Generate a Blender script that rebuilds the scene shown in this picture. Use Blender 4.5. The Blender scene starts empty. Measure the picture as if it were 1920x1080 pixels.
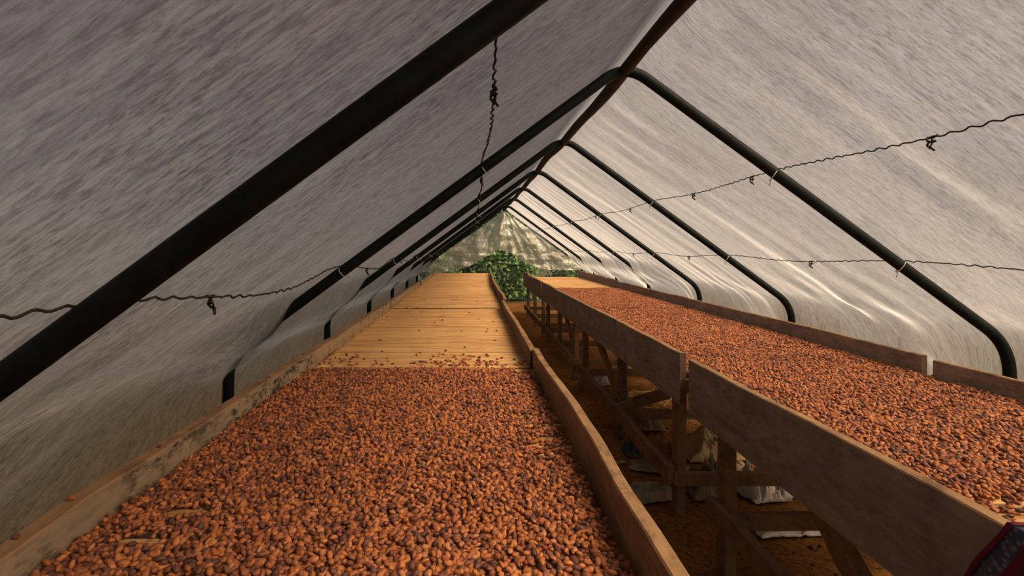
import bpy, bmesh, math, random
import numpy as np
from mathutils import Vector, Matrix, noise

scene = bpy.context.scene
C = scene.collection
PI = math.pi

# ------------------------------------------------------------------ camera
CAMZ = 1.6                      # eye height; the beds are about 0.9 m high
cam_data = bpy.data.cameras.new('camera')
cam_data.sensor_width = 36.0
cam_data.lens = 1005.0 / 1920.0 * 36.0
cam_data.shift_x = (960 - 886) / 1920.0
cam_data.shift_y = -(540 - 462) / 1920.0
cam_data.clip_start = 0.05
cam = bpy.data.objects.new('camera', cam_data)
cam.location = (0, 0, CAMZ)
cam.rotation_euler = (PI / 2, 0, 0)
C.objects.link(cam)
scene.camera = cam

# ------------------------------------------------------------------ sky, sun, exposure
SUN_EL, SUN_AZ = math.radians(48), math.radians(-29)     # azimuth from +X towards +Y
world = bpy.data.worlds.new('sky')
scene.world = world
world.use_nodes = True
wn = world.node_tree
wn.nodes.clear()
w_out = wn.nodes.new('ShaderNodeOutputWorld')
w_bg = wn.nodes.new('ShaderNodeBackground')
w_sky = wn.nodes.new('ShaderNodeTexSky')
w_sky.sky_type = 'NISHITA'
w_sky.sun_disc = False
w_sky.sun_elevation = SUN_EL
w_sky.sun_rotation = PI / 2 - SUN_AZ
w_sky.dust_density = 4.0
w_sky.air_density = 1.0
w_bg.inputs['Strength'].default_value = 0.11
wn.links.new(w_sky.outputs[0], w_bg.inputs['Color'])
wn.links.new(w_bg.outputs[0], w_out.inputs['Surface'])

sun_data = bpy.data.lights.new('sun', 'SUN')
sun_data.energy = 8.4
sun_data.angle = math.radians(18)      # veiled, hazy sun
sun_data.color = (1.0, 0.9, 0.76)
sun = bpy.data.objects.new('sun', sun_data)
sd = Vector((math.cos(SUN_EL) * math.cos(SUN_AZ), math.cos(SUN_EL) * math.sin(SUN_AZ), math.sin(SUN_EL)))
sun.rotation_euler = sd.to_track_quat('Z', 'Y').to_euler()
sun.location = (8, 6, 12)
C.objects.link(sun)

vs = scene.view_settings
vs.view_transform = 'Standard'
vs.look = 'None'
vs.exposure = 0.12
vs.gamma = 1.0
vs.use_curve_mapping = False

# ------------------------------------------------------------------ materials
def new_mat(name):
    m = bpy.data.materials.new(name)
    m.use_nodes = True
    nt = m.node_tree
    for n in list(nt.nodes):
        nt.nodes.remove(n)
    out = nt.nodes.new('ShaderNodeOutputMaterial')
    return m, nt, out

def N(nt, t, **kw):
    n = nt.nodes.new(t)
    for k, v in kw.items():
        setattr(n, k, v)
    return n

def L(nt, a, b):
    nt.links.new(a, b)

def coords(nt, scale=(1, 1, 1), kind='Object', rot=(0, 0, 0)):
    tc = N(nt, 'ShaderNodeTexCoord')
    mp = N(nt, 'ShaderNodeMapping')
    mp.inputs['Scale'].default_value = scale
    mp.inputs['Rotation'].default_value = rot
    L(nt, tc.outputs[kind], mp.inputs['Vector'])
    return mp.outputs[0]

def noise_tex(nt, vec, scale, detail=6, rough=0.6, dist=0.0):
    n = N(nt, 'ShaderNodeTexNoise')
    n.inputs['Scale'].default_value = scale
    n.inputs['Detail'].default_value = detail
    n.inputs['Roughness'].default_value = rough
    n.inputs['Distortion'].default_value = dist
    L(nt, vec, n.inputs['Vector'])
    return n.outputs['Fac']

def ramp(nt, fac, stops):
    r = N(nt, 'ShaderNodeValToRGB')
    el = r.color_ramp.elements
    while len(el) < len(stops):
        el.new(0.5)
    for e, (p, c) in zip(el, stops):
        e.position = p
        e.color = (c[0], c[1], c[2], 1) if not isinstance(c, (int, float)) else (c, c, c, 1)
    L(nt, fac, r.inputs['Fac'])
    return r.outputs['Color']

def mixc(nt, fac, a, b, mode='MIX'):
    m = N(nt, 'ShaderNodeMix', data_type='RGBA', blend_type=mode)
    if isinstance(fac, (int, float)):
        m.inputs[0].default_value = fac
    else:
        L(nt, fac, m.inputs[0])
    for sock, v in ((m.inputs[6], a), (m.inputs[7], b)):
        if isinstance(v, tuple):
            sock.default_value = (v[0], v[1], v[2], 1)
        else:
            L(nt, v, sock)
    return m.outputs[2]

def bump(nt, h, strength, dist=0.01):
    b = N(nt, 'ShaderNodeBump')
    b.inputs['Strength'].default_value = strength
    b.inputs['Distance'].default_value = dist
    L(nt, h, b.inputs['Height'])
    return b.outputs[0]

def principled(nt, out, col, rough=0.8, normal=None, spec=0.3):
    p = N(nt, 'ShaderNodeBsdfPrincipled')
    if isinstance(col, tuple):
        p.inputs['Base Color'].default_value = (col[0], col[1], col[2], 1)
    else:
        L(nt, col, p.inputs['Base Color'])
    p.inputs['Roughness'].default_value = rough
    p.inputs['Specular IOR Level'].default_value = spec
    if normal is not None:
        L(nt, normal, p.inputs['Normal'])
    L(nt, p.outputs[0], out.inputs['Surface'])
    return p

def wood_mat(name, c_dark, c_mid, c_light, blotch=0.0, grain=(60, 3, 60)):
    m, nt, out = new_mat(name)
    v = coords(nt, grain)
    g = noise_tex(nt, v, 1.0, 8, 0.7, 0.4)
    col = ramp(nt, g, [(0.25, c_dark), (0.5, c_mid), (0.75, c_light)])
    v2 = coords(nt, (1, 1, 1))
    big = noise_tex(nt, v2, 5.0, 6, 0.65)
    col = mixc(nt, 0.55, col, ramp(nt, big, [(0.3, tuple(x * 0.62 for x in c_mid)), (0.7, tuple(min(1, x * 1.25) for x in c_mid))]))
    if blotch > 0:
        v3 = coords(nt, (1, 0.6, 1.4))
        bl = noise_tex(nt, v3, 16.0, 9, 0.75)
        bl2 = noise_tex(nt, v3, 3.2, 3, 0.5)
        mm = N(nt, 'ShaderNodeMath', operation='MULTIPLY')
        L(nt, ramp(nt, bl, [(0.47, 0.0), (0.57, 1.0)]), mm.inputs[0])
        L(nt, ramp(nt, bl2, [(0.36, 0.0), (0.52, blotch)]), mm.inputs[1])
        col = mixc(nt, mm.outputs[0], col, (0.03, 0.025, 0.02))
    principled(nt, out, col, 0.85, bump(nt, g, 0.35, 0.006), 0.2)
    return m

M = {}
M['board_grey'] = wood_mat('weathered_grey_board', (0.09, 0.07, 0.055), (0.26, 0.205, 0.165), (0.44, 0.36, 0.295), 0.3, (14, 5, 22))
M['board_tan'] = wood_mat('tan_board', (0.20, 0.125, 0.065), (0.34, 0.225, 0.12), (0.46, 0.32, 0.18), 0.6, (40, 2.5, 60))
M['board_mid'] = wood_mat('brown_board', (0.15, 0.085, 0.045), (0.27, 0.165, 0.09), (0.37, 0.24, 0.14), 0.3, (40, 2.5, 60))
M['board_top'] = wood_mat('rubbed_plank_edge', (0.12, 0.068, 0.034), (0.28, 0.165, 0.082), (0.42, 0.265, 0.14), 0.5, (30, 6, 60))
M['board_mould'] = wood_mat('mouldy_plank', (0.15, 0.105, 0.062), (0.27, 0.20, 0.125), (0.37, 0.285, 0.185), 1.0, (26, 4, 40))
M['end_grain_shade'] = wood_mat('end_grain_painted_shade', (0.04, 0.024, 0.014), (0.085, 0.052, 0.03), (0.14, 0.09, 0.05), 0.3, (60, 60, 60))  # dark end grain, with shade painted in to dim the sunlit board ends
M['timber'] = wood_mat('frame_timber', (0.10, 0.055, 0.025), (0.19, 0.11, 0.055), (0.28, 0.17, 0.09), 0.4, (40, 10, 10))
M['bark'] = wood_mat('bark_post', (0.05, 0.035, 0.025), (0.14, 0.10, 0.07), (0.30, 0.24, 0.18), 0.6, (30, 30, 14))
M['ridge'] = wood_mat('ridge_pole_wood', (0.012, 0.010, 0.007), (0.032, 0.025, 0.018), (0.11, 0.085, 0.055), 0.3, (50, 2, 50))

def slat_mat():
    m, nt, out = new_mat('raffia_slat')
    oi = N(nt, 'ShaderNodeObjectInfo')
    ge = N(nt, 'ShaderNodeNewGeometry')
    add = N(nt, 'ShaderNodeMath', operation='ADD')
    L(nt, oi.outputs['Random'], add.inputs[0])
    L(nt, ge.outputs['Random Per Island'], add.inputs[1])
    fr = N(nt, 'ShaderNodeMath', operation='FRACT')
    L(nt, add.outputs[0], fr.inputs[0])
    base = ramp(nt, fr.outputs[0], [(0.0, (0.30, 0.145, 0.048)), (0.22, (0.56, 0.31, 0.11)), (0.6, (0.72, 0.44, 0.17)), (0.88, (0.80, 0.52, 0.23)), (1.0, (0.46, 0.22, 0.07))])
    v = coords(nt, (3, 120, 120))
    g = noise_tex(nt, v, 1.0, 5, 0.6)
    col = mixc(nt, 0.5, base, ramp(nt, g, [(0.3, (0.32, 0.165, 0.06)), (0.7, (0.76, 0.49, 0.21))]))
    mpw = N(nt, 'ShaderNodeMapping'); mpw.inputs['Scale'].default_value = (1.3, 11.0, 1.0)
    L(nt, ge.outputs['Position'], mpw.inputs['Vector'])
    st = noise_tex(nt, mpw.outputs[0], 1.0, 8, 0.7)
    col = mixc(nt, ramp(nt, st, [(0.48, 0.0), (0.66, 0.75)]), col, (0.34, 0.145, 0.05))
    mpx = N(nt, 'ShaderNodeMapping'); mpx.inputs['Scale'].default_value = (2.2, 60.0, 1.0)
    L(nt, ge.outputs['Position'], mpx.inputs['Vector'])
    st2 = noise_tex(nt, mpx.outputs[0], 1.0, 6, 0.7)
    col = mixc(nt, ramp(nt, st2, [(0.54, 0.0), (0.66, 0.7)]), col, (0.14, 0.07, 0.028))
    principled(nt, out, col, 0.6, bump(nt, g, 0.3, 0.002), 0.3)
    return m
M['slat'] = slat_mat()

def bean_mat():
    m, nt, out = new_mat('cocoa_bean_skin')
    oi = N(nt, 'ShaderNodeObjectInfo')
    base = ramp(nt, oi.outputs['Random'], [(0.0, (0.085, 0.034, 0.026)), (0.22, (0.17, 0.058, 0.030)), (0.55, (0.31, 0.104, 0.034)), (0.88, (0.44, 0.158, 0.043)), (1.0, (0.40, 0.175, 0.075))])
    v = coords(nt, (1, 1, 1), 'Object')
    g = noise_tex(nt, v, 170, 4, 0.7)
    col = mixc(nt, 0.6, base, mixc(nt, 1.0, base, ramp(nt, g, [(0.3, (0.42, 0.36, 0.34)), (0.68, (1.35, 1.25, 1.2))]), 'MULTIPLY'))
    principled(nt, out, col, 0.55, bump(nt, g, 0.4, 0.002), 0.35)
    return m
M['bean'] = bean_mat()

def pipe_mat():
    m, nt, out = new_mat('black_green_pipe')
    v = coords(nt, (1, 1, 1))
    g = noise_tex(nt, v, 9, 5, 0.7)
    col = ramp(nt, g, [(0.35, (0.0035, 0.005, 0.0045)), (0.6, (0.006, 0.009, 0.008)), (0.8, (0.022, 0.022, 0.019))])
    principled(nt, out, col, 0.55, None, 0.10)
    return m
M['pipe'] = pipe_mat()

def plain(name, col, rough=0.7, spec=0.3):
    m, nt, out = new_mat(name)
    v = coords(nt)
    g = noise_tex(nt, v, 25, 4, 0.6)
    c = ramp(nt, g, [(0.3, tuple(x * 0.7 for x in col)), (0.7, tuple(min(1, x * 1.2) for x in col))])
    principled(nt, out, c, rough, bump(nt, g, 0.2, 0.004), spec)
    return m
M['wire'] = plain('rusty_black_wire', (0.022, 0.018, 0.015), 0.7)
M['tie'] = plain('pale_tie', (0.45, 0.43, 0.34), 0.5)
M['galv'] = plain('galvanised_wire', (0.22, 0.23, 0.21), 0.4)
M['stem'] = plain('stem_bark', (0.09, 0.06, 0.035), 0.9)
M['clod'] = plain('dark_soil_clod', (0.085, 0.035, 0.012), 0.95, 0.1)
M['straw'] = plain('dry_straw', (0.55, 0.42, 0.17), 0.8)

def sheet_mat():
    m, nt, out = new_mat('dirty_white_plastic_sheet')
    uvn = N(nt, 'ShaderNodeUVMap', uv_map='uv')
    def mp(scale, rz=0.0):
        q = N(nt, 'ShaderNodeMapping')
        q.inputs['Scale'].default_value = scale
        q.inputs['Rotation'].default_value = (0, 0, rz)
        L(nt, uvn.outputs[0], q.inputs['Vector'])
        return q.outputs[0]
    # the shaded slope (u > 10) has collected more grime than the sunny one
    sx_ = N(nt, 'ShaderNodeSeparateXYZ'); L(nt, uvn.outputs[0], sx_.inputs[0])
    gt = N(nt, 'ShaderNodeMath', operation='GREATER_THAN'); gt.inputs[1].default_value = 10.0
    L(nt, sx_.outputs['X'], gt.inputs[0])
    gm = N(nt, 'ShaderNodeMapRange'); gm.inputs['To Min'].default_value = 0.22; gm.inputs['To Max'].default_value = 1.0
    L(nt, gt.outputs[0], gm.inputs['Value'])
    # u = metres down the slope, v = metres along the tunnel
    streak = noise_tex(nt, mp((2.6, 22, 1), 0.06), 1.0, 12, 0.8, 0.6)
    fine = noise_tex(nt, mp((18, 95, 1), 0.05), 1.0, 10, 0.8, 0.5)
    cloud = noise_tex(nt, mp((1, 1, 1)), 1.7, 5, 0.6)
    col = ramp(nt, cloud, [(0.3, (0.24, 0.195, 0.160)), (0.55, (0.30, 0.252, 0.210)), (0.75, (0.30, 0.268, 0.235))])
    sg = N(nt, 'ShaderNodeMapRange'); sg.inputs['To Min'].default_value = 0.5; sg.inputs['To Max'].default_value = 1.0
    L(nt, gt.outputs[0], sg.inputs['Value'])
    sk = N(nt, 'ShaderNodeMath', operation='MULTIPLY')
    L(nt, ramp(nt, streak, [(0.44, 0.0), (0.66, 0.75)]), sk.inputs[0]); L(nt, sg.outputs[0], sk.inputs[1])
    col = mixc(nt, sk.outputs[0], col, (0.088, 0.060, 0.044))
    col = mixc(nt, ramp(nt, fine, [(0.48, 0.0), (0.64, 0.75)]), col, (0.06, 0.044, 0.034))
    mott = noise_tex(nt, mp((22, 75, 1), 0.05), 1.0, 9, 0.78, 0.4)
    area = noise_tex(nt, mp((1.5, 2.4, 1)), 1.0, 4, 0.6)
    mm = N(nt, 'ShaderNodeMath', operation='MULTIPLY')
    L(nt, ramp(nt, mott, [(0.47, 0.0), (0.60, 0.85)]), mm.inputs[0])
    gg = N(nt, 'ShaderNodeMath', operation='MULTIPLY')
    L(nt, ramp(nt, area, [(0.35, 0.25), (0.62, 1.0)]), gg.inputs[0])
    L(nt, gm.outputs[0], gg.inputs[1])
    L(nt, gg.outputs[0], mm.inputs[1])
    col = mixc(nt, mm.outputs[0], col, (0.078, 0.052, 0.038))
    spots = noise_tex(nt, mp((30, 55, 1), 0.1), 1.0, 4, 0.6)
    col = mixc(nt, ramp(nt, spots, [(0.66, 0.0), (0.74, 0.7)]), col, (0.05, 0.037, 0.03))
    rust = noise_tex(nt, mp((5, 8, 1)), 1.0, 5, 0.6)
    col = mixc(nt, ramp(nt, rust, [(0.60, 0.0), (0.75, 0.35)]), col, (0.26, 0.175, 0.09))
    for sc_, r0, wdt, amt in (((0.7, 7.0, 1), 0.05, 0.010, 0.55), ((1.6, 17.0, 1), 0.09, 0.014, 0.45), ((0.9, 11.0, 1), -0.12, 0.009, 0.4)):
        vn = noise_tex(nt, mp(sc_, r0), 1.0, 3, 0.5, 0.5)
        line = ramp(nt, vn, [(0.5 - wdt, 0.0), (0.5, amt), (0.5 + wdt, 0.0)])
        col = mixc(nt, line, col, (0.085, 0.058, 0.042))
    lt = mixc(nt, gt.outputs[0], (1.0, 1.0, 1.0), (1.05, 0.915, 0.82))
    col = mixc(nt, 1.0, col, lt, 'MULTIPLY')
    wr = noise_tex(nt, mp((0.8, 9, 1), 0.12), 1.0, 5, 0.55, 0.6)
    nrm = bump(nt, wr, 0.22, 0.03)
    tr = N(nt, 'ShaderNodeBsdfTranslucent')
    df = N(nt, 'ShaderNodeBsdfDiffuse')
    gl = N(nt, 'ShaderNodeBsdfGlossy')
    gl.inputs['Roughness'].default_value = 0.45
    gl.inputs['Color'].default_value = (0.8, 0.8, 0.8, 1)
    for s in (tr, df):
        L(nt, col, s.inputs['Color'])
        L(nt, nrm, s.inputs['Normal'])
    L(nt, nrm, gl.inputs['Normal'])
    m1 = N(nt, 'ShaderNodeMixShader')
    m1.inputs[0].default_value = 0.35
    L(nt, tr.outputs[0], m1.inputs[1])
    L(nt, df.outputs[0], m1.inputs[2])
    m2 = N(nt, 'ShaderNodeMixShader')
    m2.inputs[0].default_value = 0.04
    L(nt, m1.outputs[0], m2.inputs[1])
    L(nt, gl.outputs[0], m2.inputs[2])
    # milky forward scattering of the plastic film
    tp = N(nt, 'ShaderNodeBsdfRefraction')
    tcol = mixc(nt, ramp(nt, streak, [(0.44, 0.0), (0.70, 0.45)]), mixc(nt, ramp(nt, fine, [(0.46, 0.0), (0.66, 0.5)]), (1.0, 0.86, 0.71), (0.45, 0.35, 0.265)), (0.42, 0.33, 0.25))
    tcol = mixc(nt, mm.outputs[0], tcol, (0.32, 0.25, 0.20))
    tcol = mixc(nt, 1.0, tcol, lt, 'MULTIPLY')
    L(nt, tcol, tp.inputs['Color'])
    tp.inputs['Roughness'].default_value = 0.8
    tp.inputs['IOR'].default_value = 1.3
    m3 = N(nt, 'ShaderNodeMixShader')
    m3.inputs[0].default_value = 0.42
    L(nt, m2.outputs[0], m3.inputs[1])
    L(nt, tp.outputs[0], m3.inputs[2])
    L(nt, m3.outputs[0], out.inputs['Surface'])
    return m
M['sheet'] = sheet_mat()

def film_mat(name, col, clear=0.25, gloss=0.15):
    m, nt, out = new_mat(name)
    v = coords(nt)
    g = noise_tex(nt, v, 3.0, 6, 0.6, 0.8)
    g2 = noise_tex(nt, v, 14.0, 5, 0.6, 1.2)
    c = ramp(nt, g, [(0.3, tuple(x * 0.65 for x in col)), (0.7, col)])
    nrm = bump(nt, g2, 0.7, 0.03)
    tr = N(nt, 'ShaderNodeBsdfTranslucent')
    df = N(nt, 'ShaderNodeBsdfDiffuse')
    gl = N(nt, 'ShaderNodeBsdfGlossy')
    tp = N(nt, 'ShaderNodeBsdfTransparent')
    gl.inputs['Roughness'].default_value = 0.22
    for s in (tr, df):
        L(nt, c, s.inputs['Color'])
    for s in (tr, df, gl):
        L(nt, nrm, s.inputs['Normal'])
    a = N(nt, 'ShaderNodeMixShader'); a.inputs[0].default_value = 0.3
    L(nt, tr.outputs[0], a.inputs[1]); L(nt, df.outputs[0], a.inputs[2])
    b = N(nt, 'ShaderNodeMixShader'); b.inputs[0].default_value = gloss
    L(nt, a.outputs[0], b.inputs[1]); L(nt, gl.outputs[0], b.inputs[2])
    d = N(nt, 'ShaderNodeMixShader'); d.inputs[0].default_value = clear
    L(nt, b.outputs[0], d.inputs[1]); L(nt, tp.outputs[0], d.inputs[2])
    L(nt, d.outputs[0], out.inputs['Surface'])
    return m
M['film'] = film_mat('greenish_clear_plastic', (0.80, 0.77, 0.54), 0.20, 0.22)
M['clearbag'] = film_mat('clear_bag', (0.7, 0.7, 0.72), 0.4, 0.25)

def soil_mat():
    m, nt, out = new_mat('red_brown_soil')
    v = coords(nt)
    a = noise_tex(nt, v, 1.6, 6, 0.6)
    b = noise_tex(nt, v, 28, 8, 0.75)
    col = ramp(nt, a, [(0.3, (0.14, 0.056, 0.012)), (0.55, (0.24, 0.10, 0.022)), (0.8, (0.32, 0.15, 0.040))])
    col = mixc(nt, ramp(nt, b, [(0.47, 0.0), (0.60, 0.85)]), col, (0.075, 0.032, 0.011))
    principled(nt, out, col, 0.95, bump(nt, b, 0.7, 0.02), 0.1)
    return m
M['soil'] = soil_mat()

def grass_mat():
    m, nt, out = new_mat('rough_grass')
    v = coords(nt)
    a = noise_tex(nt, v, 2.5, 8, 0.7)
    col = ramp(nt, a, [(0.35, (0.035, 0.036, 0.014)), (0.55, (0.07, 0.06, 0.026)), (0.75, (0.10, 0.072, 0.036))])
    principled(nt, out, col, 0.95, bump(nt, a, 0.8, 0.05), 0.1)
    return m
M['grass'] = grass_mat()

def sack_mat(name, c1, c2):
    m, nt, out = new_mat(name)
    v = coords(nt, (1, 1, 1))
    w = N(nt, 'ShaderNodeTexWave'); w.inputs['Scale'].default_value = 90
    w.inputs['Distortion'].default_value = 1.5
    L(nt, v, w.inputs['Vector'])
    g = noise_tex(nt, v, 7, 6, 0.7)
    col = ramp(nt, g, [(0.35, c1), (0.62, c2)])
    col = mixc(nt, ramp(nt, noise_tex(nt, v, 4, 5, 0.6), [(0.5, 0.0), (0.7, 0.6)]), col, (0.22, 0.095, 0.03))
    principled(nt, out, col, 0.8, bump(nt, w.outputs['Fac'], 0.3, 0.002), 0.25)
    return m
M['sack_grey'] = sack_mat('grey_woven_sack', (0.15, 0.12, 0.075), (0.27, 0.225, 0.15))
M['sack_tan'] = sack_mat('tan_woven_sack', (0.30, 0.20, 0.10), (0.50, 0.38, 0.20))
M['sack_white'] = sack_mat('white_woven_sack', (0.52, 0.47, 0.42), (0.80, 0.76, 0.70))
M['sack_yellow'] = sack_mat('yellow_sack', (0.42, 0.25, 0.05), (0.60, 0.40, 0.10))
M['sack_teal'] = sack_mat('dark_blue_green_rag', (0.02, 0.05, 0.06), (0.04, 0.09, 0.10))
M['sack_red'] = sack_mat('red_printed_rag', (0.40, 0.05, 0.04), (0.55, 0.10, 0.07))

def leaf_mat(name, c1, c2):
    m, nt, out = new_mat(name)
    ge = N(nt, 'ShaderNodeNewGeometry')
    col = ramp(nt, ge.outputs['Random Per Island'], [(0.0, c1), (1.0, c2)])
    p = N(nt, 'ShaderNodeBsdfPrincipled')
    L(nt, col, p.inputs['Base Color'])
    p.inputs['Roughness'].default_value = 0.45
    t = N(nt, 'ShaderNodeBsdfTranslucent')
    L(nt, col, t.inputs['Color'])
    x = N(nt, 'ShaderNodeMixShader'); x.inputs[0].default_value = 0.4
    L(nt, p.outputs[0], x.inputs[1]); L(nt, t.outputs[0], x.inputs[2])
    L(nt, x.outputs[0], out.inputs['Surface'])
    return m
M['leaf'] = leaf_mat('green_leaves', (0.03, 0.075, 0.012), (0.26, 0.40, 0.07))
M['leaf_dark'] = leaf_mat('dark_green_leaves', (0.018, 0.045, 0.010), (0.07, 0.13, 0.025))

def cloth_mat():
    m, nt, out = new_mat('patterned_cloth')
    v = coords(nt)
    vo = N(nt, 'ShaderNodeTexVoronoi'); vo.inputs['Scale'].default_value = 70
    L(nt, v, vo.inputs['Vector'])
    col = ramp(nt, vo.outputs['Distance'], [(0.2, (0.16, 0.17, 0.24)), (0.5, (0.06, 0.07, 0.12))])
    principled(nt, out, col, 0.9, None, 0.1)
    return m
M['cloth'] = cloth_mat()
M['cloth_red'] = plain('dark_red_trim', (0.11, 0.012, 0.028), 0.85, 0.2)

# ------------------------------------------------------------------ mesh helpers
class MB:
    def __init__(self):
        self.v = []; self.f = []
    def sweep(self, path, sec, up=Vector((0, 0, 1)), cap=True, scales=None):
        """sweep a closed 2-d section (a = sideways, b = up) along a path"""
        path = [Vector(p) for p in path]
        n = len(sec); base = len(self.v)
        for i, p in enumerate(path):
            d = (path[min(i + 1, len(path) - 1)] - path[max(i - 1, 0)]).normalized()
            u = up if abs(d.dot(up)) < 0.98 else Vector((0, 1, 0))
            side = d.cross(u).normalized()
            uu = side.cross(d).normalized()
            k = 1.0 if scales is None else scales[i]
            for a, b in sec:
                self.v.append(p + side * (a * k) + uu * (b * k))
        for i in range(len(path) - 1):
            for j in range(n):
                a = base + i * n + j; b = base + i * n + (j + 1) % n
                self.f.append((a, b, b + n, a + n))
        if cap:
            self.f.append(tuple(base + j for j in range(n))[::-1])
            self.f.append(tuple(base + (len(path) - 1) * n + j for j in range(n)))
    def grid(self, nx, ny, fn):
        base = len(self.v)
        for j in range(ny + 1):
            for i in range(nx + 1):
                self.v.append(Vector(fn(i / nx, j / ny)))
        for j in range(ny):
            for i in range(nx):
                a = base + j * (nx + 1) + i
                self.f.append((a, a + 1, a + nx + 2, a + nx + 1))
    def mesh(self, name, mat, smooth=False):
        me = bpy.data.meshes.new(name)
        me.from_pydata([tuple(v) for v in self.v], [], self.f)
        me.materials.append(mat)
        if smooth:
            me.polygons.foreach_set('use_smooth', [True] * len(me.polygons))
        me.update()
        return me

def circ(r, n):
    return [(r * math.cos(2 * PI * k / n), r * math.sin(2 * PI * k / n)) for k in range(n)]
def rect(w, h, c=0.003):
    a, b = w / 2, h / 2
    return [(a - c, -b), (a, -b + c), (a, b - c), (a - c, b), (-a + c, b), (-a, b - c), (-a, -b + c), (-a + c, -b)]

def link(name, me, parent=None, loc=None):
    o = bpy.data.objects.new(name, me)
    C.objects.link(o)
    if loc is not None:
        o.location = loc
    if parent is not None:
        o.parent = parent
    return o
def part(name, mb, mat, parent, smooth=False, label=None):
    """mesh given in world coordinates, stored relative to its thing's Empty"""
    me = mb.mesh(name, mat, smooth)
    root = parent if parent.parent is None else parent.parent
    me.transform(Matrix.Translation(-root.location))
    o = link(name, me, parent)
    if label:
        o['label'] = label
    return o
def tag(o, label, cat, group=None, kind=None):
    o['label'] = label; o['category'] = cat
    if group: o['group'] = group
    if kind: o['kind'] = kind
    return o
def empty(name, loc, label, cat, group=None):
    o = bpy.data.objects.new(name, None)
    o.empty_display_size = 0.1
    o.location = loc
    C.objects.link(o)
    return tag(o, label, cat, group)
def thing(name, mb, mat, loc, label, cat, group=None, smooth=False, kind=None):
    me = mb.mesh(name, mat, smooth)
    me.transform(Matrix.Translation(-Vector(loc)))
    return tag(link(name, me, None, loc), label, cat, group, kind)

def nz(x, y=0.0, z=0.0):
    return noise.noise(Vector((x, y, z)))
def sst(a, b, x):
    t = max(0.0, min(1.0, (x - a) / (b - a)))
    return t * t * (3 - 2 * t)

# all heights below are given relative to the eye (z = 0 there) and lifted by CAMZ
def W(x, y, z):
    return Vector((x, y, z + CAMZ))
GROUND = -CAMZ

# ------------------------------------------------------------------ ground
mb = MB()
def gf(u, v):
    x = -2.2 + 6.2 * u; y = -3 + 18.1 * v
    z = 0.012 * nz(x * 3, y * 3) + 0.006 * nz(x * 11, y * 11, 3)
    return (x, y, z)
mb.grid(124, 300, gf)
fl = thing('floor', mb, M['soil'], (0, 0, 0), 'bare red-brown earth floor of the drying tunnel', 'floor', smooth=True)
fl['kind'] = 'structure'
mb = MB()
mb.grid(40, 40, lambda u, v: (-40 + 80 * u, -30 + 80 * v, -0.035 + 0.01 * nz(u * 30, v * 30)))
fl2 = thing('floor_outside', mb, M['grass'], (0, 0, -0.06), 'rough grassy ground outside the tunnel', 'ground', smooth=True)
fl2['kind'] = 'structure'

# ------------------------------------------------------------------ hoops, sheet
RX, RZ, SL = 0.88, 1.02, 0.72              # ridge position and slope
EL, ER = -1.40, 3.08                       # eave posts
RIBS = [1.03 + 2.1 * i - (0.05 if i else 0.0) for i in range(7)]
PIPE = 0.031
nl = Vector((-SL, 0, 1)).normalized(); nr = Vector((SL, 0, 1)).normalized()

def arch_path(y, left_only=False):
    pts = []
    def fillet(p0, c, p1, r, n=7):
        a = (p0 - c).normalized(); b = (p1 - c).normalized()
        A = c + a * r; B = c + b * r
        return [(A * (1 - t) + c * t) * (1 - t) + (c * (1 - t) + B * t) * t for t in [k / n for k in range(n + 1)]]
    gl_, el_ = Vector((EL - 0.02, y, GROUND - 0.05)), Vector((EL, y, RZ - SL * (RX - EL)))
    ap = Vector((RX, y, RZ + 0.03))
    er_, gr_ = Vector((ER, y, RZ - SL * (ER - RX))), Vector((ER + 0.04, y, GROUND - 0.05))
    pts.append(gl_)
    pts += fillet(gl_, el_, ap, 0.14)
    for t in (0.2, 0.4, 0.6, 0.8):
        pts.append(el_.lerp(ap, t))
    pts += fillet(el_, ap, er_, 0.15)
    for t in (0.2, 0.4, 0.6, 0.8):
        pts.append(ap.lerp(er_, t))
    pts += fillet(ap, er_, gr_, 0.16)
    pts.append(gr_)
    return [p + Vector((0, 0, CAMZ)) for p in pts]

WIRES = [('right_upper', 1.73, nr), ('right_lower', 2.46, nr), ('left_upper', 0.075, nl), ('left_lower', -0.74, nl)]
def roof_z(x):
    return RZ - SL * abs(x - RX)

names_pos = ['nearest the camera, crossing the upper left of the picture', 'second from the camera, its right bend beside the near bed',
             'third from the camera', 'fourth from the camera, in the middle of the tunnel', 'third from the far end', 'second from the far end', 'last before the far plastic curtain']
for i, y in enumerate(RIBS):
    h = empty('hoop_frame', W((EL + ER) / 2, y, GROUND), 'black plastic pipe hoop ' + names_pos[i], 'hoop', 'pipe hoops of the tunnel')
    mb = MB()
    mb.sweep(arch_path(y), circ(PIPE, 14), up=Vector((0, 1, 0)))
    pipe = part('pipe', mb, M['pipe'], h, True)
    for nm, wx, nn in (WIRES if i else []):
        mb = MB()
        t = Vector((nn.z, 0, -nn.x)) * 1.0
        c = W(wx, y, roof_z(wx))
        ring = []
        for k in range(15):
            a = 2 * PI * k / 14
            ring.append(c + nn * (PIPE + 0.004) * math.cos(a) + Vector((0, 1, 0)) * (PIPE + 0.004) * math.sin(a) + t * 0.012 * math.sin(a))
        mb.sweep(ring, circ(0.003, 5), up=t)
        mb.sweep([c - nn * PIPE, c - nn * (PIPE + 0.012) + t * 0.01, c - nn * (PIPE + 0.03) + t * 0.014], circ(0.003, 5), up=Vector((0, 1, 0)))
        part('tie', mb, M['tie'], pipe, True, 'pale strip tying the wire to the pipe')

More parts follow.
